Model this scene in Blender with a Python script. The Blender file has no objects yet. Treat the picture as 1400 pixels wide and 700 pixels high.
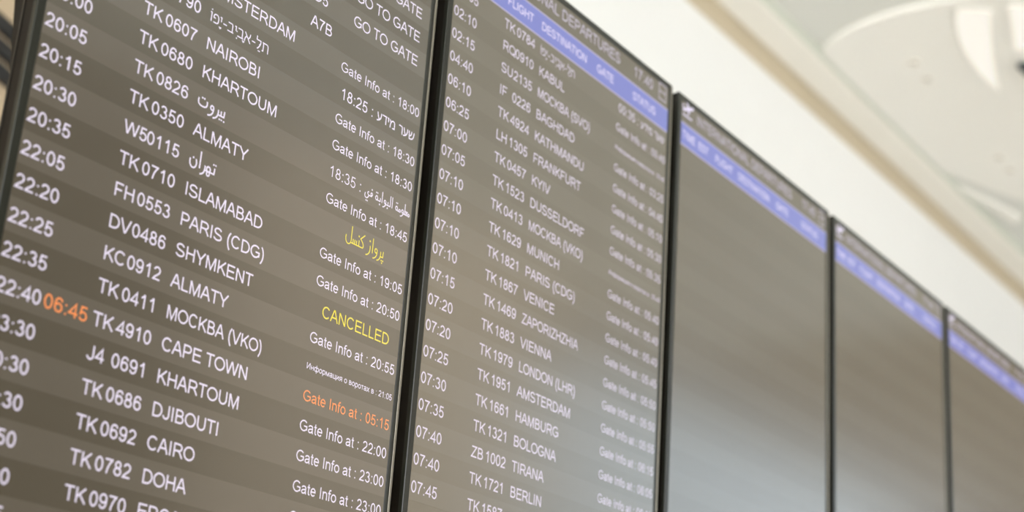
import bpy, bmesh, math
from mathutils import Vector, Matrix

# ------------------------------------------------------------------ camera, world, exposure
SC = bpy.context.scene
COL = SC.collection
P = 0.72            # pitch from one display to the next (m)
ZT = 2.95           # height of the displays' upper edge
CAM = Vector((-0.944308, -1.371855, 1.617494))
RX = Vector((0.568800, -0.819669, 0.067894))       # camera right
UP = Vector((-0.312147, -0.138762, 0.939846))      # camera up
BK = Vector((-0.760941, -0.555777, -0.334785))     # camera back
cd = bpy.data.cameras.new('camera')
cam = bpy.data.objects.new('camera', cd)
COL.objects.link(cam)
M = Matrix.Identity(4)
for i in range(3):
    M[i][0] = RX[i]; M[i][1] = UP[i]; M[i][2] = BK[i]; M[i][3] = CAM[i]
cam.matrix_world = M
cd.sensor_width = 36.0
cd.lens = 36.0 * 2142.92 / 1400.0
cd.clip_start = 0.05
cd.clip_end = 200
cd.dof.use_dof = True
cd.dof.focus_distance = 2.13
cd.dof.aperture_fstop = 3.0
SC.camera = cam

W = bpy.data.worlds.new('hall_daylight')
SC.world = W
W.use_nodes = True
W.node_tree.nodes['Background'].inputs[0].default_value = (0.965, 0.985, 1.0, 1)
W.node_tree.nodes['Background'].inputs[1].default_value = 8.6

SC.view_settings.view_transform = 'Standard'
SC.view_settings.look = 'None'
SC.view_settings.gamma = 1.0
SC.view_settings.use_curve_mapping = False
SC.view_settings.exposure = 0.0

# ------------------------------------------------------------------ materials
def mat(name, color, rough=0.6, emit=None, strength=1.0, metal=0.0, spec=0.5, coat=0.0, noise=0.0, nscale=20.0):
    m = bpy.data.materials.new(name)
    m.use_nodes = True
    nt = m.node_tree
    b = nt.nodes['Principled BSDF']
    b.inputs['Base Color'].default_value = (*color, 1)
    b.inputs['Roughness'].default_value = rough
    b.inputs['Metallic'].default_value = metal
    b.inputs['Specular IOR Level'].default_value = spec
    if coat:
        b.inputs['Coat Weight'].default_value = coat
        b.inputs['Coat Roughness'].default_value = rough
    if emit:
        b.inputs['Emission Color'].default_value = (*emit, 1)
        b.inputs['Emission Strength'].default_value = strength
    if noise:
        t = nt.nodes.new('ShaderNodeTexCoord')
        n = nt.nodes.new('ShaderNodeTexNoise')
        n.inputs['Scale'].default_value = nscale
        n.inputs['Detail'].default_value = 4
        r = nt.nodes.new('ShaderNodeMapRange')
        r.inputs['To Min'].default_value = 1 - noise
        r.inputs['To Max'].default_value = 1 + noise
        mx = nt.nodes.new('ShaderNodeVectorMath'); mx.operation = 'SCALE'
        mx.inputs[0].default_value = color
        nt.links.new(t.outputs['Object'], n.inputs['Vector'])
        nt.links.new(n.outputs['Fac'], r.inputs['Value'])
        nt.links.new(r.outputs['Result'], mx.inputs['Scale'])
        nt.links.new(mx.outputs['Vector'], b.inputs['Base Color'])
    return m

SR = 0.17           # gloss of the display glass
def lit(name, e):
    return mat(name, (0.015, 0.015, 0.014), SR, e, 1.0, spec=1.0, coat=0.28)
M_ROW = [lit('screen_row_light', (0.087, 0.068, 0.042)), lit('screen_row_dark', (0.055, 0.040, 0.017))]
M_ROWB = [lit('screen_row_pale', (0.105, 0.083, 0.048)), lit('screen_row_mid', (0.091, 0.070, 0.035))]
M_SCR = lit('screen_background', (0.087, 0.066, 0.034))
M_SCR2 = lit('screen_faint_band', (0.080, 0.059, 0.028))
M_BLUE = lit('screen_blue', (0.125, 0.150, 0.52))
M_EDGE = lit('screen_lilac_line', (0.40, 0.36, 0.56))
M_TXT = lit('screen_text', (0.80, 0.72, 0.86))
M_TXT2 = lit('screen_text_soft', (0.68, 0.60, 0.73))
M_HTXT = lit('screen_heading_text', (0.70, 0.63, 0.84))
M_TTXT = lit('screen_title_text', (0.48, 0.43, 0.52))
M_ORG = lit('screen_orange_text', (0.95, 0.28, 0.07))
M_YEL = lit('screen_yellow_text', (0.82, 0.68, 0.03))
M_BEZ = mat('bezel_plastic', (0.013, 0.0135, 0.009), 0.3, spec=0.3)
M_HOUS = mat('housing_plastic', (0.007, 0.005, 0.003), 0.55, spec=0.12, noise=0.1, nscale=300)
M_RIM = mat('rim_plastic', (0.020, 0.016, 0.010), 0.5, spec=0.2)
M_SEAM = mat('seam_plastic', (0.008, 0.008, 0.006), 0.6)
M_TRIMMETAL = mat('bezel_edge_metal', (0.24, 0.22, 0.18), 0.4, metal=0.9)
M_STEEL = mat('bracket_steel', (0.12, 0.12, 0.12), 0.4, metal=1.0)
M_WALL = mat('white_wall_paint', (0.86, 0.855, 0.83), 0.8, noise=0.01, nscale=3)
M_CEIL = mat('cream_ceiling_paint', (0.88, 0.855, 0.785), 0.7, noise=0.015, nscale=2)
M_CEILG = mat('grey_ceiling_paint', (0.70, 0.695, 0.635), 0.7, noise=0.02, nscale=3)
M_SOFF = mat('cream_soffit_paint', (0.86, 0.82, 0.73), 0.7, noise=0.01, nscale=3)
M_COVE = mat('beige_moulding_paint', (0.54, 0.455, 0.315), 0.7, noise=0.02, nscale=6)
M_GROOVE = mat('grey_green_joint', (0.68, 0.70, 0.60), 0.7)
M_BOARD = mat('beige_board', (0.50, 0.39, 0.26), 0.6, noise=0.06, nscale=8)
M_BLACK = mat('black_rubber', (0.010, 0.010, 0.010), 0.5)
M_LAMP = mat('dark_lamp_metal', (0.03, 0.04, 0.042), 0.4)
M_SPOT = mat('unlit_downlight', (0.50, 0.46, 0.40), 0.5)
M_FLOOR = mat('pale_stone_floor', (0.68, 0.68, 0.67), 0.35, noise=0.08, nscale=3)
M_FAR = mat('brown_hall_wall', (0.032, 0.025, 0.018), 0.7, noise=0.1, nscale=2)
M_ADDDARK = mat('added_taupe_slab', (0.40, 0.35, 0.28), 0.7, noise=0.05, nscale=2)
M_ADDPALE = mat('added_sandy_panel', (0.26, 0.215, 0.165), 0.7, noise=0.1, nscale=2)
M_SKYL = mat('daylight_pane', (0.55, 0.53, 0.5), 0.3, (1.0, 0.95, 0.86), 0.52)
M_PANE = mat('blue_daylight_pane', (0.1, 0.1, 0.1), 0.1, (0.52, 0.78, 1.0), 1.7)
M_MULL = mat('window_frame_paint', (0.25, 0.22, 0.18), 0.5)

# ------------------------------------------------------------------ mesh helpers
def link(name, bm, mats, parent=None, smooth=False):
    me = bpy.data.meshes.new(name)
    bm.normal_update()
    bm.to_mesh(me); bm.free()
    for m in (mats if isinstance(mats, (list, tuple)) else [mats]):
        me.materials.append(m)
    if smooth:
        for p in me.polygons: p.use_smooth = True
    o = bpy.data.objects.new(name, me)
    COL.objects.link(o)
    if parent: o.parent = parent
    return o

def empty(name, label, cat, loc, group=None):
    o = bpy.data.objects.new(name, None)
    COL.objects.link(o)
    o.location = loc
    o.empty_display_size = 0.05
    tag(o, label, cat, group)
    return o

def tag(o, label, cat, group=None):
    o['label'] = label; o['category'] = cat
    if group: o['group'] = group
    return o

def box(bm, x0, x1, y0, y1, z0, z1, bevel=0.0, mi=0):
    before = set(bm.faces)
    vs = [bm.verts.new((x, y, z)) for z in (z0, z1) for y in (y0, y1) for x in (x0, x1)]
    fs = [bm.faces.new([vs[i] for i in f]) for f in
          ((0, 2, 3, 1), (4, 5, 7, 6), (0, 1, 5, 4), (2, 6, 7, 3), (0, 4, 6, 2), (1, 3, 7, 5))]
    if bevel:
        es = list({e for f in fs for e in f.edges})
        bmesh.ops.bevel(bm, geom=es, offset=bevel, segments=2, affect='EDGES', profile=0.5)
    for f in bm.faces:
        if f not in before: f.material_index = mi

def quad(bm, x0, x1, y, z0, z1, mi=0):
    f = bm.faces.new([bm.verts.new(c) for c in ((x0, y, z0), (x1, y, z0), (x1, y, z1), (x0, y, z1))])
    f.material_index = mi

def prism_yz(bm, pts, x0, x1):
    """profile of (y, z) points swept along x"""
    a = [bm.verts.new((x0, y, z)) for y, z in pts]
    b = [bm.verts.new((x1, y, z)) for y, z in pts]
    n = len(pts)
    bm.faces.new(a); bm.faces.new(list(reversed(b)))
    for i in range(n):
        j = (i + 1) % n
        bm.faces.new([a[j], a[i], b[i], b[j]])
    bmesh.ops.recalc_face_normals(bm, faces=list(bm.faces))

def slab_xy(bm, pts, z0, z1):
    """outline of (x, y) points raised from z0 to z1"""
    a = [bm.verts.new((x, y, z0)) for x, y in pts]
    b = [bm.verts.new((x, y, z1)) for x, y in pts]
    n = len(pts)
    bm.faces.new(a); bm.faces.new(list(reversed(b)))
    for i in range(n):
        j = (i + 1) % n
        bm.faces.new([a[j], a[i], b[i], b[j]])
    bmesh.ops.recalc_face_normals(bm, faces=list(bm.faces))

def lathe(bm, prof, cx, cy, seg=32):
    """prof of (r, z) about a vertical axis"""
    rings = []
    for r, z in prof:
        if r < 1e-6:
            rings.append([bm.verts.new((cx, cy, z))] * seg)
        else:
            rings.append([bm.verts.new((cx + r * math.cos(2 * math.pi * k / seg), cy + r * math.sin(2 * math.pi * k / seg), z)) for k in range(seg)])
    for a, b in zip(rings, rings[1:]):
        for k in range(seg):
            j = (k + 1) % seg
            vs = []
            for v in (a[k], a[j], b[j], b[k]):
                if v not in vs: vs.append(v)
            if len(vs) > 2: bm.faces.new(vs)
    bmesh.ops.recalc_face_normals(bm, faces=list(bm.faces))

def tube(bm, pts, r, seg=12):
    pts = [Vector(p) for p in pts]
    rings = []
    for i, p in enumerate(pts):
        t = (pts[min(i + 1, len(pts) - 1)] - pts[max(i - 1, 0)]).normalized()
        a = t.cross(Vector((0, 0, 1)))
        if a.length < 1e-4: a = t.cross(Vector((0, 1, 0)))
        a.normalize(); b = t.cross(a)
        rings.append([bm.verts.new(p + a * r * math.cos(2 * math.pi * k / seg) + b * r * math.sin(2 * math.pi * k / seg)) for k in range(seg)])
    for a, b in zip(rings, rings[1:]):
        for k in range(seg):
            j = (k + 1) % seg
            bm.faces.new([a[k], a[j], b[j], b[k]])
    bm.faces.new(rings[0]); bm.faces.new(list(reversed(rings[-1])))
    bmesh.ops.recalc_face_normals(bm, faces=list(bm.faces))

# ------------------------------------------------------------------ the setting
def struct(name, bm, mats):
    o = link(name, bm, mats)
    o['kind'] = 'structure'
    return o

WY = 2.975          # face of the wall behind the displays
CZ = 6.590          # ceiling height
bm = bmesh.new(); box(bm, -14, 60, -19, WY + 0.3, -0.12, 0.0); struct('floor', bm, M_FLOOR)
bm = bmesh.new(); box(bm, -14, 60, WY, WY + 0.3, 0.0, CZ + 0.3); struct('wall_back', bm, M_WALL)
bm = bmesh.new(); box(bm, -14, 60, -6.9, WY, CZ + 0.04, CZ + 0.3); struct('ceiling', bm, M_CEILG)
bm = bmesh.new(); box(bm, 26.2, 26.6, -8.4, WY, 0.0, CZ + 0.03); struct('wall_right', bm, M_FAR)
# soffit strip next to the wall
bm = bmesh.new(); box(bm, -14, 60, 2.658, WY, CZ, CZ + 0.039, 0.01); struct('trim_1', bm, M_SOFF)
# concave beige moulding in the corner of wall and ceiling
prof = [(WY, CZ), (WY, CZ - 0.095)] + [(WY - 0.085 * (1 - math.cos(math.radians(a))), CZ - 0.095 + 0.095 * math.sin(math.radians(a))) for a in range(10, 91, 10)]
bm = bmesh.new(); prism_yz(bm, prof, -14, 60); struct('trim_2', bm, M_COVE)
# grey joint strip between soffit and the ceiling panels
bm = bmesh.new(); box(bm, -14, 60, 2.611, 2.656, CZ + 0.015, CZ + 0.039); struct('trim_3', bm, M_GROOVE)
# beige cladding on the lower part of the wall
bm = bmesh.new(); box(bm, -14, 60, WY - 0.03, WY, 0.0, 4.5, 0.004); struct('trim_6', bm, M_BOARD)

# cream ceiling panel with curved ends, lying against the joint strip
def bez(p0, p1, p2, p3, n=14):
    return [((1 - t) ** 3 * p0[0] + 3 * (1 - t) ** 2 * t * p1[0] + 3 * (1 - t) * t * t * p2[0] + t ** 3 * p3[0],
             (1 - t) ** 3 * p0[1] + 3 * (1 - t) ** 2 * t * p1[1] + 3 * (1 - t) * t * t * p2[1] + t ** 3 * p3[1]) for t in [i / n for i in range(n + 1)]]
left_end = bez((7.881, 2.606), (7.647, 2.403), (7.569, 2.065), (7.595, 1.675)) + bez((7.595, 1.675), (7.621, 0.895), (8.011, -0.405), (9.051, -2.225))[1:]
right_end = bez((11.781, -2.225), (11.521, -0.405), (11.261, 1.155), (11.079, 2.195)) + bez((11.079, 2.195), (10.871, 2.351), (10.507, 2.455), (10.169, 2.606))[1:]
bm = bmesh.new(); slab_xy(bm, left_end + right_end, CZ + 0.003, CZ + 0.04); struct('trim_4', bm, M_CEIL)
# the next panel begins beyond a grey strip
nxt = bez((10.507, 2.606), (10.767, 2.533), (11.131, 2.429), (11.391, 2.39)) + [(11.469, 2.481)] + bez((11.469, 2.481), (11.183, 2.507), (10.923, 2.559), (10.663, 2.606))[1:]
bm = bmesh.new(); slab_xy(bm, nxt, CZ + 0.003, CZ + 0.04); struct('trim_5', bm, M_CEIL)

# darker slab added out of view to dim reflections in the farther displays
bm = bmesh.new(); box(bm, 14.0, 26.2, -6.9, 2.5, CZ + 0.003, CZ + 0.039); struct('added_dark_slab', bm, M_ADDDARK)

# far side of the hall: brown wall with a tall daylight window, seen only as a reflection
FY = -18.0
wx0, wx1, wz0, wz1 = 27.0, 47.0, 2.2, 12.0
bm = bmesh.new()
for a in ((-14, wx0, 0, 19), (wx1, 60, 0, 19), (wx0, wx1, 0, wz0), (wx0, wx1, wz1, 19)):
    box(bm, a[0], a[1], FY - 0.4, FY, a[2], a[3])
struct('wall_front', bm, M_FAR)
bm = bmesh.new(); box(bm, 17.0, wx0, FY, FY + 0.06, 0.0, 16.0); struct('added_pale_panel', bm, M_ADDPALE)  # paler panel added out of view to brighten reflections in the near displays
bm = bmesh.new()
for k in range(8):
    x = wx0 + (wx1 - wx0) * k / 7
    box(bm, x - 0.08, x + 0.08, FY - 0.3, FY - 0.02, wz0, wz1)
for z in (wz0 + 0.08, 5.0, 8.4, wz1 - 0.08):
    box(bm, wx0, wx1, FY - 0.29, FY - 0.03, z - 0.08, z + 0.08)
wf = struct('window_1', bm, M_MULL)
bm = bmesh.new(); box(bm, wx0, wx1, FY - 0.2, FY - 0.17, wz0, wz1)
link('window_pane', bm, M_PANE, wf)

# ------------------------------------------------------------------ lettering: stroke alphabet, cap height = 1
def arc(cx, cy, rx, ry, a0, a1, n=None):
    n = n or max(5, int(abs(a1 - a0) / 15))
    return [(cx + rx * math.cos(math.radians(a0 + (a1 - a0) * i / n)), cy + ry * math.sin(math.radians(a0 + (a1 - a0) * i / n))) for i in range(n + 1)]
def ell(cx, cy, rx, ry):
    return arc(cx, cy, rx, ry, 90, 450, 26)
def cub(*p):
    """p0 then triples of cubic control points"""
    out = [p[0]]
    for i in range(1, len(p), 3):
        out += bez(out[-1], p[i], p[i + 1], p[i + 2], 8)[1:]
    return out
def dot(x, y, s=0.065):
    return ('dot', x, y, s)

_six = cub((0.63, 0.75), (0.61, 0.90), (0.51, 0.945), (0.41, 0.945), (0.20, 0.945), (0.13, 0.74), (0.13, 0.42))
G = {
 ' ': (0.388, []),
 '0': (0.777, [ell(0.388, 0.5, 0.265, 0.445)]),
 '1': (0.777, [cub((0.17, 0.72), (0.30, 0.78), (0.40, 0.86), (0.455, 1.0)), [(0.455, 1.0), (0.455, 0)]]),
 '2': (0.777, [arc(0.385, 0.70, 0.25, 0.245, 170, -20) + cub((0.60, 0.57), (0.50, 0.40), (0.20, 0.28), (0.10, 0.06)) + [(0.68, 0.06)]]),
 '3': (0.777, [arc(0.37, 0.735, 0.215, 0.205, 165, -90), arc(0.375, 0.295, 0.265, 0.24, 90, -165)]),
 '4': (0.777, [[(0.55, 0), (0.55, 0.93), (0.07, 0.28), (0.73, 0.28)]]),
 '5': (0.777, [[(0.65, 0.94), (0.235, 0.94), (0.165, 0.475)] + arc(0.375, 0.33, 0.27, 0.275, 145, -160)]),
 '6': (0.777, [ell(0.39, 0.325, 0.26, 0.27), _six]),
 '7': (0.777, [[(0.07, 0.94), (0.66, 0.94)] + cub((0.66, 0.92), (0.45, 0.70), (0.30, 0.38), (0.27, 0))]),
 '8': (0.777, [ell(0.385, 0.735, 0.205, 0.21), ell(0.385, 0.29, 0.26, 0.235)]),
 '9': (0.777, [ell(0.385, 0.675, 0.26, 0.27), [(0.775 - x, 1.0 - y) for x, y in _six]]),
 ':': (0.388, [dot(0.19, 0.07), dot(0.19, 0.66)]),
 '(': (0.465, [cub((0.40, 1.03), (0.09, 0.70), (0.09, 0.06), (0.40, -0.28))]),
 ')': (0.465, [cub((0.07, 1.03), (0.38, 0.70), (0.38, 0.06), (0.07, -0.28))]),
 '-': (0.465, [[(0.05, 0.36), (0.41, 0.36)]]),
 'A': (0.931, [[(0.05, 0), (0.43, 0.98)], [(0.50, 0.98), (0.88, 0)], [(0.38, 0.955), (0.55, 0.955)], [(0.19, 0.36), (0.74, 0.36)]]),
 'B': (0.931, [[(0.165, 0.53), (0.165, 0.94), (0.48, 0.94)] + arc(0.50, 0.735, 0.23, 0.205, 90, -90) + [(0.165, 0.53)], [(0.50, 0.53)] + arc(0.52, 0.295, 0.28, 0.235, 90, -90) + [(0.165, 0.06), (0.165, 0.55)]]),
 'C': (1.008, [arc(0.52, 0.5, 0.41, 0.445, 40, 320)]),
 'D': (1.008, [[(0.165, 0.5), (0.165, 0.94), (0.42, 0.94)] + arc(0.45, 0.5, 0.44, 0.44, 90, -90) + [(0.165, 0.06), (0.165, 0.5)]]),
 'E': (0.931, [[(0.86, 0.94), (0.165, 0.94), (0.165, 0.06), (0.88, 0.06)], [(0.165, 0.52), (0.82, 0.52)]]),
 'F': (0.853, [[(0.79, 0.94), (0.17, 0.94), (0.17, 0)], [(0.17, 0.49), (0.70, 0.49)]]),
 'G': (1.087, [arc(0.55, 0.5, 0.45, 0.445, 42, 318) + [(0.955, 0.20), (0.955, 0.47), (0.57, 0.47)]]),
 'H': (1.008, [[(0.165, 0), (0.165, 1)], [(0.845, 0), (0.845, 1)], [(0.165, 0.525), (0.845, 0.525)]]),
 'I': (0.388, [[(0.194, 0), (0.194, 1)]]),
 'J': (0.698, [[(0.54, 1.0)] + arc(0.30, 0.30, 0.24, 0.245, 0, -172)]),
 'K': (0.931, [[(0.165, 0), (0.165, 1)], [(0.84, 1), (0.175, 0.36)], [(0.40, 0.57), (0.88, 0)]]),
 'L': (0.777, [[(0.16, 1), (0.16, 0.06), (0.74, 0.06)]]),
 'M': (1.163, [[(0.16, 0), (0.16, 0.98)], [(0.19, 0.98), (0.58, 0.03), (0.97, 0.98)], [(1.0, 0.98), (1.0, 0)]]),
 'N': (1.008, [[(0.165, 0), (0.165, 0.98)], [(0.19, 0.96), (0.82, 0.04)], [(0.845, 0.02), (0.845, 1)]]),
 'O': (1.087, [ell(0.543, 0.5, 0.455, 0.445)]),
 'P': (0.931, [[(0.165, 0), (0.165, 0.94), (0.52, 0.94)] + arc(0.53, 0.695, 0.285, 0.245, 90, -90) + [(0.165, 0.45)]]),
 'Q': (1.087, [ell(0.543, 0.5, 0.455, 0.445), [(0.62, 0.27), (1.0, -0.04)]]),
 'R': (1.008, [[(0.165, 0), (0.165, 0.94), (0.54, 0.94)] + arc(0.56, 0.705, 0.28, 0.235, 90, -90) + [(0.165, 0.47)], cub((0.48, 0.47), (0.64, 0.46), (0.72, 0.34), (0.94, 0.0))]),
 'S': (0.931, [arc(0.455, 0.725, 0.315, 0.22, 15, 262, 16) + cub((0.42, 0.505), (0.56, 0.47), (0.82, 0.46), (0.82, 0.28)) + arc(0.46, 0.28, 0.36, 0.225, 0, -168, 12)]),
 'T': (0.853, [[(0.03, 0.94), (0.82, 0.94)], [(0.427, 0.94), (0.427, 0)]]),
 'U': (1.008, [[(0.165, 1)] + arc(0.505, 0.385, 0.34, 0.33, 180, 360) + [(0.845, 1)]]),
 'V': (0.931, [[(0.05, 1), (0.44, 0.02)], [(0.49, 0.02), (0.88, 1)], [(0.40, 0.045), (0.53, 0.045)]]),
 'W': (1.318, [[(0.06, 1), (0.335, 0.03)], [(0.355, 0.03), (0.645, 0.97)], [(0.67, 0.97), (0.965, 0.03)], [(0.985, 0.03), (1.26, 1)]]),
 'X': (0.931, [[(0.06, 1), (0.86, 0)], [(0.86, 1), (0.06, 0)]]),
 'Y': (0.931, [[(0.04, 1), (0.465, 0.43), (0.89, 1)], [(0.465, 0.45), (0.465, 0)]]),
 'Z': (0.853, [[(0.09, 0.94), (0.75, 0.94), (0.08, 0.06), (0.81, 0.06)]]),
 'a': (0.777, [cub((0.13, 0.52), (0.15, 0.63), (0.24, 0.67), (0.37, 0.67), (0.54, 0.67), (0.60, 0.61), (0.60, 0.48)) + cub((0.60, 0.48), (0.60, 0.2), (0.60, 0.1), (0.67, 0.0)), cub((0.60, 0.42), (0.46, 0.36), (0.12, 0.41), (0.11, 0.20), (0.11, 0.02), (0.46, -0.02), (0.60, 0.25))]),
 'e': (0.777, [[(0.13, 0.37)] + [(0.665, 0.37)] + arc(0.395, 0.36, 0.275, 0.315, 3, 322)]),
 't': (0.388, [cub((0.19, 0.93), (0.19, 0.60), (0.19, 0.40), (0.19, 0.19), (0.19, 0.05), (0.26, 0.04), (0.37, 0.06)), [(0.03, 0.67), (0.36, 0.67)]]),
 'n': (0.777, [[(0.145, 0), (0.145, 0.72)], cub((0.145, 0.40), (0.16, 0.60), (0.27, 0.67), (0.40, 0.67), (0.58, 0.67), (0.63, 0.57), (0.63, 0.42)) + [(0.63, 0)]]),
 'f': (0.388, [cub((0.17, 0), (0.17, 0.3), (0.17, 0.55), (0.17, 0.78), (0.17, 0.95), (0.27, 0.97), (0.41, 0.95)), [(0.02, 0.67), (0.37, 0.67)]]),
 'o': (0.777, [ell(0.388, 0.36, 0.285, 0.31)]),
 # cyrillic
 'И': (1.008, [[(0.165, 1), (0.165, 0.02)], [(0.19, 0.04), (0.82, 0.96)], [(0.845, 0.98), (0.845, 0)]]),
 'н': (0.77, [[(0.14, 0), (0.14, 0.72)], [(0.63, 0), (0.63, 0.72)], [(0.14, 0.38), (0.63, 0.38)]]),
 'ф': (1.15, [[(0.575, -0.28), (0.575, 1)], ell(0.335, 0.36, 0.235, 0.31), ell(0.815, 0.36, 0.235, 0.31)]),
 'о': (0.777, [ell(0.388, 0.36, 0.285, 0.31)]),
 'р': (0.777, [[(0.14, -0.28), (0.14, 0.72)], ell(0.40, 0.36, 0.265, 0.31)]),
 'м': (0.96, [[(0.14, 0), (0.14, 0.70)], [(0.16, 0.70), (0.48, 0.03), (0.80, 0.70)], [(0.82, 0.70), (0.82, 0)]]),
 'а': (0.777, None),
 'ц': (0.80, [[(0.14, 0.72), (0.14, 0.06), (0.76, 0.06), (0.76, -0.18)], [(0.61, 0.72), (0.61, 0.06)]]),
 'и': (0.78, [[(0.14, 0.72), (0.14, 0.03)], [(0.15, 0.05), (0.62, 0.67)], [(0.64, 0.69), (0.64, 0)]]),
 'я': (0.75, [[(0.62, 0), (0.62, 0.665), (0.36, 0.665)] + arc(0.34, 0.50, 0.21, 0.165, 90, 270) + [(0.62, 0.335)], [(0.36, 0.33), (0.10, 0)]]),
 'в': (0.74, [[(0.14, 0.38), (0.14, 0.67), (0.36, 0.67)] + arc(0.37, 0.525, 0.2, 0.145, 90, -90) + [(0.14, 0.38)], [(0.37, 0.38)] + arc(0.40, 0.215, 0.24, 0.16, 90, -90) + [(0.14, 0.055), (0.14, 0.40)]]),
 'т': (0.64, [[(0.03, 0.665), (0.61, 0.665)], [(0.32, 0.665), (0.32, 0)]]),
 'х': (0.70, [[(0.06, 0.72), (0.64, 0)], [(0.64, 0.72), (0.06, 0)]]),
 # hebrew, written in the order seen from left to right
 'ו': (0.32, [[(0.04, 0.74), (0.17, 0.74), (0.17, 0)]]),
 'פ': (0.66, [cub((0.07, 0.05), (0.20, 0.05), (0.30, 0.05), (0.36, 0.05), (0.54, 0.05), (0.56, 0.20), (0.56, 0.40), (0.56, 0.66), (0.46, 0.74), (0.30, 0.74), (0.12, 0.74), (0.06, 0.62), (0.09, 0.42)) + [(0.27, 0.42)]]),
 'י': (0.32, [[(0.04, 0.74), (0.17, 0.74), (0.17, 0.38)]]),
 'ב': (0.70, [cub((0.06, 0.74), (0.20, 0.74), (0.30, 0.74), (0.38, 0.74), (0.50, 0.74), (0.52, 0.66), (0.52, 0.52)) + [(0.52, 0.06)], [(0.04, 0.06), (0.65, 0.06)]]),
 'א': (0.76, [[(0.07, 0.78), (0.66, 0)], cub((0.62, 0.78), (0.62, 0.55), (0.55, 0.42), (0.42, 0.33)), cub((0.09, 0), (0.08, 0.25), (0.14, 0.38), (0.28, 0.48))]),
 'ל': (0.62, [[(0.08, 1.05), (0.08, 0.74)] + cub((0.10, 0.74), (0.30, 0.74), (0.40, 0.74), (0.50, 0.74), (0.52, 0.45), (0.42, 0.25), (0.18, 0))]),
 'ת': (0.80, [[(0.04, 0.05), (0.18, 0.05), (0.18, 0.74)], cub((0.06, 0.74), (0.25, 0.74), (0.40, 0.74), (0.48, 0.74), (0.64, 0.74), (0.67, 0.62), (0.67, 0.48)) + [(0.67, 0)]]),
 'ש': (0.90, [[(0.10, 0.78), (0.17, 0.06)] + cub((0.20, 0.06), (0.60, 0.06), (0.76, 0.22), (0.78, 0.78)), cub((0.45, 0.78), (0.45, 0.52), (0.38, 0.36), (0.15, 0.31))]),
 'ע': (0.74, [cub((0.13, 0.78), (0.17, 0.50), (0.26, 0.30), (0.38, 0.14)), cub((0.62, 0.78), (0.62, 0.36), (0.54, 0.10), (0.06, 0.02))]),
 'ר': (0.64, [cub((0.06, 0.74), (0.16, 0.74), (0.26, 0.74), (0.34, 0.74), (0.50, 0.74), (0.54, 0.64), (0.54, 0.50)) + [(0.54, 0)]]),
 'מ': (0.80, [cub((0.10, 0), (0.11, 0.30), (0.16, 0.48), (0.26, 0.60), (0.38, 0.76), (0.68, 0.78), (0.68, 0.45)) + [(0.68, 0.05), (0.40, 0.05)], [(0.06, 0.76), (0.18, 0.48)]]),
 'ד': (0.66, [[(0.03, 0.74), (0.62, 0.74)], [(0.50, 0.74), (0.50, 0)]]),
}
G['а'] = G['a']
for lat, cyr in zip('MOCKBA', 'МОСКВА'): G[cyr] = G[lat]

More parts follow.
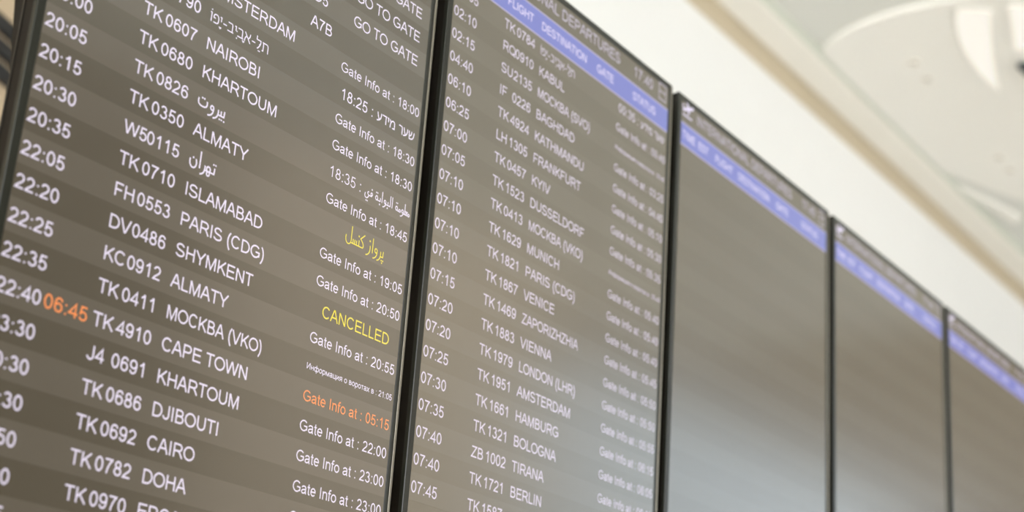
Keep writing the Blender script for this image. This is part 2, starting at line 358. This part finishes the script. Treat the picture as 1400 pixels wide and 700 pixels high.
# pointed letters and arabic words as single drawings
WORDS = {
 'telaviv': None,
 'beirut': (1.95, [cub((0.07, 0.46), (0.0, 0.14), (0.16, 0.08), (0.36, 0.08), (0.62, 0.08), (0.68, 0.20), (0.62, 0.44)), dot(0.29, 0.52, .06), dot(0.43, 0.52, .06),
        ell(0.98, 0.26, 0.10, 0.11), cub((1.08, 0.26), (1.10, 0.0), (0.95, -0.20), (0.72, -0.20)),
        cub((1.40, 0.34), (1.44, 0.02), (1.32, -0.18), (1.08, -0.22)), [(1.40, 0.08), (1.80, 0.08), (1.82, 0.40)], [(1.60, 0.08), (1.60, 0.34)],
        dot(1.53, -0.12, .055), dot(1.66, -0.12, .055), dot(1.83, -0.14, .06)]),
 'tehran': (1.85, [cub((0.08, 0.36), (-0.02, -0.14), (0.48, -0.22), (0.50, 0.18), (0.50, 0.28), (0.48, 0.33), (0.45, 0.42)), dot(0.27, 0.44, .06),
        [(0.72, 0.92), (0.72, 0.04)],
        cub((1.06, 0.32), (1.10, 0.02), (1.00, -0.18), (0.78, -0.22)), [(1.06, 0.08), (1.68, 0.08), (1.70, 0.40)],
        ell(1.30, 0.20, 0.12, 0.13), ell(1.30, -0.03, 0.09, 0.11), dot(1.60, 0.56, .055), dot(1.74, 0.56, .055)]),
 'flight_off': (3.35, [cub((0.08, 0.40), (-0.02, -0.16), (0.48, -0.20), (0.52, 0.18)) + [(0.52, 1.0)],
        [(0.52, 0.06), (1.50, 0.06)], [(0.68, 0.06), (0.68, 0.32)], [(0.82, 0.06), (0.82, 0.32)], [(0.97, 0.06), (0.97, 0.32)], [(1.16, 0.06), (1.16, 0.40)], dot(1.13, 0.62, .06),
        cub((1.50, 0.06), (1.58, 0.22), (1.50, 0.36), (1.28, 0.52)) + [(1.62, 0.84)],
        cub((2.10, 0.40), (2.16, 0.04), (2.02, -0.16), (1.78, -0.20)), dot(2.06, 0.66, .06), [(2.32, 0.90), (2.32, 0.04)],
        ell(2.62, 0.28, 0.10, 0.12), cub((2.72, 0.28), (2.74, 0.02), (2.60, -0.18), (2.38, -0.20)),
        cub((3.02, 0.36), (3.06, 0.02), (2.94, -0.18), (2.72, -0.22)), [(3.02, 0.08), (3.22, 0.08), (3.24, 0.42)], dot(3.12, -0.12, .055), dot(3.25, -0.12, .055), dot(3.18, -0.25, .055)]),
 'gate_info': (5.2, [cub((0.50, 0.34), (0.30, 0.40), (0.32, 0.16), (0.44, 0.14), (0.56, 0.10), (0.40, -0.22), (0.18, -0.16), (0.02, -0.10), (0.06, 0.10), (0.10, 0.20)), [(0.46, 0.10), (0.84, 0.10)], ell(0.80, 0.27, 0.09, 0.11), dot(0.80, 0.62, .06), dot(0.24, -0.36, .05), dot(0.38, -0.36, .05),
        ell(1.37, 0.22, 0.12, 0.16), dot(1.30, 0.62, .05), dot(1.44, 0.62, .05), [(1.48, 0.08), (1.78, 0.08), (1.78, 0.34)], dot(1.74, -0.16, .06), [(1.98, 0.90), (1.98, 0.04)],
        ell(2.32, 0.24, 0.10, 0.12), cub((2.42, 0.26), (2.44, 0.0), (2.28, -0.20), (2.08, -0.20)), [(2.40, 0.08), (2.92, 0.08), (2.92, 0.90)], [(2.66, 0.08), (2.66, 0.36)], dot(2.62, -0.14, .06), [(3.14, 0.90), (3.14, 0.04)],
        ell(3.66, 0.24, 0.11, 0.15), dot(3.60, 0.64, .05), dot(3.73, 0.64, .05), [(3.76, 0.08), (4.10, 0.08)], ell(4.02, 0.16, 0.10, 0.10),
        ell(4.36, 0.24, 0.10, 0.12), cub((4.46, 0.26), (4.48, 0.0), (4.32, -0.20), (4.12, -0.20)), [(4.44, 0.08), (5.16, 0.08)], [(4.62, 0.08), (4.62, 0.90)],
        [(4.76, 0.08), (4.92, 0.34), (4.72, 0.34), (4.86, 0.08)], ell(5.08, 0.16, 0.09, 0.10)]),
}
for k, v in WORDS.items():
    if v:
        q = 1.2 if k == 'gate_info' else 1.5
        G['{' + k + '}'] = (v[0] * q, [('dot', t[1] * q, t[2] * q, t[3] * 1.2) if t[0] == 'dot' else [(a * q, b * q) for a, b in t] for t in v[1]])

def tokens(s):
    i = 0
    while i < len(s):
        if s[i] == '{':
            j = s.index('}', i) + 1
            yield s[i:j]; i = j
        else:
            yield s[i]; i += 1

def width(s):
    return sum(G[c][0] for c in tokens(s))

def ribbon(bm, pts, half, T):
    q = [Vector(p) for p in pts]
    out = [q[0]]
    for p in q[1:]:
        if (p - out[-1]).length > 1e-4: out.append(p)
    q = out
    closed = len(q) > 3 and (q[0] - q[-1]).length < 1e-3
    if closed: q = q[:-1]
    n = len(q)
    L = []; Rr = []
    for i in range(n):
        a = q[(i - 1) % n] if (closed or i > 0) else None
        b = q[(i + 1) % n] if (closed or i < n - 1) else None
        d1 = (q[i] - a).normalized() if a is not None else None
        d2 = (b - q[i]).normalized() if b is not None else None
        d1 = d1 or d2; d2 = d2 or d1
        n1 = Vector((-d1.y, d1.x)); n2 = Vector((-d2.y, d2.x))
        m = n1 + n2
        if m.length < 1e-3: m = n1.copy()
        m.normalize()
        k = 1.0 / max(0.45, m.dot(n1))
        L.append(bm.verts.new(T(q[i] + m * half * k))); Rr.append(bm.verts.new(T(q[i] - m * half * k)))
    for i in range(n if closed else n - 1):
        j = (i + 1) % n
        bm.faces.new([Rr[i], Rr[j], L[j], L[i]])

def text(name, s, x, v, cap, parent, m, y, xs=1.0, half=0.066, align='L', dots=()):
    """s with its left (or centre) at x and its capitals' top at v, both in metres on the screen, v measured downwards"""
    w = width(s) * cap * xs
    if align == 'C': x = x - w / 2
    if align == 'R': x = x - w
    bm = bmesh.new()
    cx = 0.0
    zb = -(v + cap)
    for c in tokens(s):
        adv, strokes = G[c]
        T = lambda p, cx=cx: (x + (cx + p[0]) * cap * xs, y, zb + p[1] * cap)
        for st in strokes:
            if st[0] == 'dot':
                _, dx, dy, r = st
                bm.faces.new([bm.verts.new(T((dx + a * r, dy + b * r))) for a, b in ((-1, -1), (1, -1), (1, 1), (-1, 1))])
            else:
                ribbon(bm, st, half, T)
        cx += adv
    for dx, dy, r in dots:
        T = lambda p: (x + p[0] * cap * xs, y, zb + p[1] * cap)
        bm.faces.new([bm.verts.new(T((dx + a * r, dy + b * r))) for a, b in ((-1, -1), (1, -1), (1, 1), (-1, 1))])
    return link(name, bm, m, parent)

# ------------------------------------------------------------------ the displays
FW = 0.9615 * P      # outer width
SX0, SX1 = 0.0170 * P, 0.9440 * P
FH = 1.235           # outer height
RP = 0.05470 * P     # row pitch
ROW0 = 0.1455 * P    # top of the first row
CAP = 0.0235 * P
NROW = 27
Y_ROW, Y_TXT = -0.0003, -0.0006

def outer_ring(bm, x0, x1, z0, z1, prof, mis=None):
    """rectangular ring swept from (inset, y) profile points"""
    rings = []
    for ins, y in prof:
        rings.append([bm.verts.new(c) for c in ((x0 + ins, y, z0 + ins), (x1 - ins, y, z0 + ins), (x1 - ins, y, z1 - ins), (x0 + ins, y, z1 - ins))])
    for r, (a, b) in enumerate(zip(rings, rings[1:])):
        for k in range(4):
            j = (k + 1) % 4
            f = bm.faces.new([a[k], a[j], b[j], b[k]])
            if mis: f.material_index = mis[r]
    bmesh.ops.recalc_face_normals(bm, faces=list(bm.faces))

TA = [(0.20, 1.00, 0.06)]    # pointing of the hebrew place name: holam, vowels beneath and dagesh dots
def telaviv_dots():
    return [(0.17, 0.98, .055), (1.10, -0.17, .055), (1.10, -0.10, .05), (1.02, -0.10, .05), (1.18, -0.10, .05),
            (2.45 + .30, 0.40, .05), (2.78, -0.16, .055), (3.46, -0.17, .055), (3.46, -0.10, .05), (3.38, -0.10, .05), (3.54, -0.10, .05),
            (5.10, 0.40, .05), (5.05, -0.14, .05), (5.17, -0.14, .05)]
TELAVIV = 'ופי-ביבא-לת'

def make_display(k, label, rows, dz=0.0, roll=0.0):
    MR = M_ROWB if k else M_ROW
    MT = M_TXT2 if k else M_TXT
    root = empty('flight_information_display', label, 'display screen', (k * P, 0, ZT + dz - FH), 'flight information displays mounted in a row')
    zt = FH           # local z of the upper edge
    # --- body
    bm = bmesh.new()
    outer_ring(bm, 0.0008, FW - 0.0008, 0.0008, zt - 0.0008, [(0.0, 0.0075), (0.0, 0.0215), (0.0010, 0.0225)])
    vs = [(0.0018, 0.0225), (FW - 0.0018, 0.0225)]
    quad(bm, 0.0018, FW - 0.0018, 0.0225, 0.0018, zt - 0.0018)
    body = link('housing', bm, M_HOUS, root)
    bm = bmesh.new()
    outer_ring(bm, 0, FW, 0, zt, [(0.0, 0.0225), (-0.0006, 0.0230), (-0.0006, 0.0246), (0.001, 0.0250), (0.012, 0.0250)])
    link('rear_rim', bm, M_RIM, root)
    bm = bmesh.new()
    prism_yz(bm, [(0.025, 0.02), (0.025, zt - 0.02), (0.060, zt - 0.05), (0.060, zt - 0.42), (0.044, zt - 0.50), (0.027, zt - 0.60), (0.027, 0.02)], 0.002, FW - 0.002)
    link('rear_cover', bm, M_HOUS, root)
    # --- bezel: a front frame with a dark seam behind it
    bm = bmesh.new()
    outer_ring(bm, 0, FW, 0, zt, [(0.0010, 0.0078), (0.0010, 0.0062), (0.0, 0.0056), (0.0, 0.0004), (0.0009, -0.0008), (SX0 - 0.0010, -0.0010), (SX0 - 0.0002, -0.0002), (SX0, 0.0)],
               [1, 1, 0, 0, 0, 0, 1])
    link('bezel', bm, [M_BEZ, M_SEAM], root)
    # polished strip along the right-hand edge
    bm = bmesh.new()
    box(bm, FW - 0.0046, FW - 0.0004, -0.0024, -0.0008, 0.004, zt - 0.004, 0.0007)
    e = link('edge_strip', bm, M_TRIMMETAL, root); e['label'] = 'polished metal edge strip'
    # --- mounting
    for x in (FW * 0.74, FW * 0.90):
        for (y0, z0) in ((0.055, zt - 0.36), (0.026, zt - 0.92)):
            bm = bmesh.new()
            box(bm, x - 0.02, x + 0.02, y0, 0.276, z0, z0 + 0.06, 0.003)
            link('wall_bracket', bm, M_STEEL, root)
    # --- screen with its alternating bands
    bm = bmesh.new()
    quad(bm, SX0, SX1, 0, zt - ROW0, zt - SX0, 2)
    for r in range(NROW):
        quad(bm, SX0, SX1, 0, zt - ROW0 - (r + 1) * RP, zt - ROW0 - r * RP, r % 2 if rows else (2, 3)[r % 2])
    quad(bm, SX0, SX1, 0, SX0, zt - ROW0 - NROW * RP, 2)
    scr = link('screen', bm, [MR[0], MR[1], M_SCR, M_SCR2], root)
    # --- title line
    def txt(name, s, u, v, cap, parent, m, **kw):
        o = text(name, s, u * P, v * P, cap, parent, m, Y_TXT, **kw)
        o.location.z = zt
        return o
    txt('title_text', 'INTERNATIONAL DEPARTURES', 0.099, 0.0290, 0.0284 * P, root, M_TTXT, half=0.070)
    txt('clock_text', '17:40', 0.764, 0.0290, 0.0284 * P, root, M_TTXT, half=0.070)
    # aircraft sign: fuselage climbing, swept wing, tail fin and a ground line
    bm = bmesh.new()
    ux, uz = 0.0205 * P, zt - 0.058 * P
    S = 0.062 * P
    def poly(pts):
        bm.faces.new([bm.verts.new((ux + a * S, Y_TXT, uz + b * S)) for a, b in pts])
    fus = [(0.03, 0.22), (0.10, 0.19), (0.90, 0.50), (0.98, 0.57), (0.99, 0.63), (0.93, 0.66), (0.84, 0.64), (0.10, 0.33)]
    poly(fus)
    poly([(0.42, 0.37), (0.62, 0.45), (0.62, 0.20), (0.54, 0.15)])
    poly([(0.42, 0.46), (0.60, 0.53), (0.34, 0.80), (0.25, 0.77)])
    poly([(0.06, 0.30), (0.16, 0.34), (0.06, 0.52), (-0.01, 0.50)])
    poly([(0.02, 0.0), (0.86, 0.0), (0.86, 0.07), (0.02, 0.07)])
    link('aircraft_icon', bm, M_HTXT, root)
    bm = bmesh.new()
    ax, az, aw, ah, t = 0.893 * P, zt - 0.066 * P, 0.038 * P, 0.048 * P, 0.0023
    for (x0, x1, z0, z1) in ((ax, ax + aw, az, az + t), (ax, ax + aw, az + ah - t, az + ah), (ax, ax + aw, az + ah / 2 - t / 2, az + ah / 2 + t / 2),
                             (ax, ax + t, az + t, az + ah / 2 - t / 2), (ax + aw - t, ax + aw, az + t, az + ah / 2 - t / 2),
                             (ax, ax + t, az + ah / 2 + t / 2, az + ah - t), (ax + aw - t, ax + aw, az + ah / 2 + t / 2, az + ah - t)):
        quad(bm, x0, x1, Y_TXT, z0, z1)
    link('page_icon', bm, M_TTXT, root)
    # --- blue heading bar
    bm = bmesh.new()
    b0, b1, t = 0.0785 * P, 0.1455 * P, 0.0036 * P
    quad(bm, SX0, SX1, Y_ROW, zt - b1 + t, zt - b0 - t, 0)
    quad(bm, SX0, SX1, Y_ROW, zt - b1, zt - b1 + t, 1)
    quad(bm, SX0, SX1, Y_ROW, zt - b0 - t, zt - b0, 1)
    bar = link('heading_bar', bm, [M_BLUE, M_EDGE], root)
    bar['label'] = 'blue heading bar with lilac edges'
    for s, u in (('TIME', 0.0250), ('EST', 0.1130), ('FLIGHT', 0.2100), ('DESTINATION', 0.3480), ('GATE', 0.5920), ('STATUS', 0.7640)):
        txt('heading_text', s, u, 0.1015, 0.0211 * P, bar, M_HTXT, half=0.078)
    # --- rows with writing
    for (r, time, est, code, num, dest, gate, status, col) in rows:
        bm = bmesh.new()
        z1 = zt - ROW0 - r * RP
        quad(bm, SX0, SX1, Y_ROW, z1 - RP, z1, 0)
        row = link('flight_row', bm, MR[r % 2], root)
        v = (ROW0 + r * RP) / P + (RP - CAP) / 2 / P
        if time: txt('departure_time', time, 0.0195, v, CAP, row, MT, xs=1.03)
        if est:
            o = txt('estimated_time', est, 0.1075, v, CAP, row, M_ORG, xs=1.06); o['label'] = 'orange estimated time'
        if code:
            if num: num_x = 0.2520
            o = txt('flight_number', code, 0.2035, v, CAP, row, MT, xs=1.03)
            # the number stands at its own tab after the airline code
            o2 = text('flight_number_digits', num, num_x * P, v * P, CAP, None, MT, Y_TXT, xs=1.03)
            bm = bmesh.new(); bm.from_mesh(o.data); bm.from_mesh(o2.data); bm.to_mesh(o.data); bm.free()
            me2 = o2.data; bpy.data.objects.remove(o2); bpy.data.meshes.remove(me2)
        if dest:
            if dest == 'TELAVIV':
                txt('destination', TELAVIV, 0.3480, v, CAP, row, MT, xs=1.05, dots=telaviv_dots(), half=0.050)
            else:
                txt('destination', dest, 0.3490, v, CAP, row, MT, xs=min(1.015, 0.228 * P / (width(dest) * CAP)))
        if gate: txt('gate_number', gate, 0.5960, v, CAP, row, MT)
        if status:
            m = M_ORG if col == 'O' else M_YEL if col == 'Y' else MT
            w = width(status) * CAP / P
            c = CAP * min(1.0, 0.246 / w)
            ys = v + (CAP - c) / P * 0.5
            o = txt('status_text', status, 0.8155, ys, c, row, m, align='C', half=0.068 if c < CAP * 0.7 else 0.050 if '{' in status else 0.061)
            if col == 'O': o['label'] = 'orange gate information'
            if col == 'Y': o['label'] = 'yellow cancelled notice'
    return root

GI = 'Gate Info at : '
RU = 'Информация о воротах в : '
HE = ' : עדימ רעש'
def R1(i, *a, col=''):
    a = list(a) + [None] * (7 - len(a))
    return (i + 8, *a, col)
rows1 = [
 R1(-6, None, None, None, None, None, None, 'GO TO GATE'),
 R1(-5, None, None, None, None, None, None, 'GO TO GATE'),
 R1(-4, None, None, None, None, None, 'D5', 'GO TO GATE'),
 R1(-3, None, None, None, None, None, 'A7B'),
 R1(-2, None, None, None, None, 'AMSTERDAM', None, GI + '18:00'),
 R1(-1, None, None, 'TK', '0790', 'TELAVIV', None, '18:25' + HE),
 R1(0, None, None, 'TK', '0607', 'NAIROBI', None, GI + '18:30'),
 R1(1, '20:00', None, 'TK', '0680', 'KHARTOUM', None, GI + '18:30'),
 R1(2, '20:05', None, 'TK', '0826', '{beirut}', None, '18:35 : {gate_info}'),
 R1(3, '20:15', None, 'TK', '0350', 'ALMATY', None, GI + '18:45'),
 R1(4, '20:30', None, 'W5', '0115', '{tehran}', None, '{flight_off}', col='Y'),
 R1(5, '20:35', None, 'TK', '0710', 'ISLAMABAD', None, GI + '19:05'),
 R1(6, '22:05', None, 'FH', '0553', 'PARIS (CDG)', None, GI + '20:50'),
 R1(7, '22:20', None, 'DV', '0486', 'SHYMKENT', None, 'CANCELLED', col='Y'),
 R1(8, '22:25', None, 'KC', '0912', 'ALMATY', None, GI + '20:55'),
 R1(9, '22:35', None, 'TK', '0411', 'МОСКВА (VKO)', None, RU + '21:05'),
 R1(10, '22:40', '06:45', 'TK', '4910', 'CAPE TOWN', None, GI + '05:15', col='O'),
 R1(11, '23:30', None, 'J4', '0691', 'KHARTOUM', None, GI + '22:00'),
 R1(12, '00:30', None, 'TK', '0686', 'DJIBOUTI', None, GI + '23:00'),
 R1(13, '00:30', None, 'TK', '0692', 'CAIRO', None, GI + '23:00'),
 R1(14, '00:50', None, 'TK', '0782', 'DOHA', None, GI + '23:20'),
 R1(15, '01:00', None, 'TK', '0970', 'ERCAN'),
 R1(16, '01:05'),
]
def R2(i, t, code, num, dest, st=None):
    return (i, t, None, code, num, dest, None, st, '')
rows2 = [
 R2(0, '02:05', 'TK', '0784', 'TELAVIV', '00:35' + HE),
 R2(1, '02:10', 'RQ', '0910', 'KABUL', GI + '00:40'),
 R2(2, '02:15', 'SU', '2135', 'МОСКВА (SVO)', RU + '00:45'),
 R2(3, '04:40', 'IF', '0226', 'BAGHDAD', GI + '03:25'),
 R2(4, '06:10', 'TK', '4924', 'KATHMANDU', GI + '04:40'),
 R2(5, '06:25', 'LH', '1305', 'FRANKFURT', GI + '05:10'),
 R2(6, '07:00', 'TK', '0457', 'KYIV', GI + '05:30'),
 R2(7, '07:05', 'TK', '1523', 'DUSSELDORF', GI + '05:35'),
 R2(8, '07:10', 'TK', '0413', 'МОСКВА (VKO)', RU + '05:40'),
 R2(9, '07:10', 'TK', '1629', 'MUNICH', GI + '05:40'),
 R2(10, '07:10', 'TK', '1821', 'PARIS (CDG)', GI + '05:40'),
 R2(11, '07:10', 'TK', '1867', 'VENICE', GI + '05:40'),
 R2(12, '07:15', 'TK', '1469', 'ZAPORIZHZHIA', GI + '05:45'),
 R2(13, '07:20', 'TK', '1883', 'VIENNA', GI + '05:50'),
 R2(14, '07:20', 'TK', '1979', 'LONDON (LHR)', GI + '05:50'),
 R2(15, '07:25', 'TK', '1951', 'AMSTERDAM', GI + '05:55'),
 R2(16, '07:30', 'TK', '1661', 'HAMBURG', GI + '06:15'),
 R2(17, '07:35', 'TK', '1321', 'BOLOGNA', GI + '06:05'),
 R2(18, '07:40', 'ZB', '1002', 'TIRANA', GI + '06:10'),
 R2(19, '07:40', 'TK', '1721', 'BERLIN', GI + '06:10'),
 R2(20, '07:45', 'TK', '1587', None),
]
make_display(0, 'large dark departures screen with the yellow CANCELLED notice and an orange delayed flight', rows1, dz=-0.0075)
make_display(1, 'departures screen full of early morning flights, with Kabul and Berlin', rows2)
make_display(2, 'blank departures screen with only its blue heading, next to the screen of morning flights', [])
make_display(3, 'blank departures screen in the middle of the three screens without any flights', [])
make_display(4, 'farthest blank departures screen, cut by the right edge of the photo', [])

# ------------------------------------------------------------------ behind the displays
root = empty('display_partition', 'beige free-standing partition that carries the row of displays', 'partition', (2.0, 0.34, 0))
bm = bmesh.new(); box(bm, -1.53, 1.55, -0.064, 0.05, 0.08, 2.78, 0.004); link('panel', bm, M_BOARD, root)
bm = bmesh.new(); box(bm, -1.50, 1.52, -0.05, 0.04, 0.0, 0.08); link('plinth', bm, M_STEEL, root)

# dark louvre in the beige cladding, seen past the left edge of the nearest display
root = empty('wall_louvre', 'dark louvre of sloping black slats behind the nearest screen\'s left edge', 'louvre', (1.946, 2.945, 3.974))
bm = bmesh.new()
for (x0, x1, z0, z1) in ((-0.62, 0.62, 0.30, 0.34), (-0.62, 0.62, -0.34, -0.30), (-0.66, -0.62, -0.34, 0.34), (0.62, 0.66, -0.34, 0.34)):
    box(bm, x0, x1, -0.03, 0.0, z0, z1, 0.003)
link('frame', bm, M_BLACK, root)
for (cx, cz) in ((-0.034, 0.061), (-0.015, -0.025), (0.003, -0.111)):
    bm = bmesh.new()
    box(bm, -0.6, 0.6, -0.028, -0.004, -0.026, 0.026, 0.003)
    bmesh.ops.rotate(bm, verts=list(bm.verts), cent=(0, 0, 0), matrix=Matrix.Rotation(0.30, 3, 'Y'))
    bmesh.ops.translate(bm, verts=list(bm.verts), vec=(cx, 0, cz))
    link('slat', bm, M_BLACK, root)


# ------------------------------------------------------------------ things in the ceiling
def downlight(x, y, label):
    root = empty('recessed_downlight', label, 'ceiling light', (x, y, CZ + 0.003), 'small unlit downlights in the ceiling')
    bm = bmesh.new()
    lathe(bm, [(0.044, 0.0), (0.044, -0.008), (0.038, -0.012), (0.032, -0.008), (0.030, -0.001)], 0, 0)
    link('trim_ring', bm, M_SOFF, root, True)
    bm = bmesh.new()
    lathe(bm, [(0.0, -0.0042), (0.016, -0.0036), (0.031, -0.001)], 0, 0)
    link('lens', bm, M_SPOT, root, True)
downlight(8.279, 2.122, 'ceiling downlight, upper left one of the pair below the leaf-shaped skylight')
downlight(8.562, 2.133, 'ceiling downlight, lower right one of the pair below the leaf-shaped skylight')
downlight(10.065, 2.135, 'ceiling downlight, upper left one of the pair at the photo\'s right edge')
downlight(10.33, 2.138, 'ceiling downlight, lower right one of the pair at the photo\'s right edge')

def skylight(pts, label):
    cx = sum(p[0] for p in pts) / len(pts); cy = sum(p[1] for p in pts) / len(pts)
    root = empty('curved_skylight', label, 'skylight', (cx, cy, CZ + 0.003), 'bright curved skylights in the ceiling')
    loc = [(x - cx, y - cy) for x, y in pts]
    bm = bmesh.new(); slab_xy(bm, loc, -0.0080, 0.0); link('pane', bm, M_SKYL, root)
    bm = bmesh.new()
    n = len(loc)
    ra = []; rb = []; rc = []
    for i in range(n):
        a = Vector(loc[i - 1]); b = Vector(loc[(i + 1) % n]); p = Vector(loc[i])
        t = (b - a).normalized(); nn = Vector((t.y, -t.x))
        if nn.dot(p) < 0: nn = -nn
        q = p + nn * 0.016
        ra.append(bm.verts.new((p.x, p.y, -0.0083))); rb.append(bm.verts.new((q.x, q.y, -0.012))); rc.append(bm.verts.new((q.x, q.y, 0)))
    for i in range(n):
        j = (i + 1) % n
        bm.faces.new([ra[i], ra[j], rb[j], rb[i]]); bm.faces.new([rb[i], rb[j], rc[j], rc[i]])
    bmesh.ops.recalc_face_normals(bm, faces=list(bm.faces))
    link('frame', bm, M_CEIL, root)
pet = bez((7.712, 1.61), (8.011, 1.766), (8.531, 1.818), (8.947, 1.753)) + bez((8.947, 1.753), (8.583, 1.675), (8.271, 1.584), (7.829, 1.441))[1:]
skylight(pet, 'bright leaf-shaped skylight in the ceiling at the top right')
pet2 = bez((7.803, 1.324), (7.959, 1.35), (8.219, 1.415), (8.375, 1.467)) + bez((8.375, 1.467), (8.531, 1.389), (8.323, 1.207), (8.011, 1.051))[1:]
skylight(pet2, 'bright skylight in the ceiling cut by the right edge, beside the dark spotlight')

root = empty('ceiling_spotlight', 'small dark spotlight under the ceiling at the right edge of the photo', 'spotlight', (8.648, 1.48, CZ + 0.003))
bm = bmesh.new(); lathe(bm, [(0.0, 0.0), (0.036, 0.0), (0.036, -0.016), (0.0, -0.016)], 0, 0); link('mount', bm, M_LAMP, root)
bm = bmesh.new(); tube(bm, [(-0.068, 0.010, -0.031), (0.0, 0, -0.036), (0.13, -0.026, -0.047)], 0.028, 18); link('lamp_body', bm, M_LAMP, root)
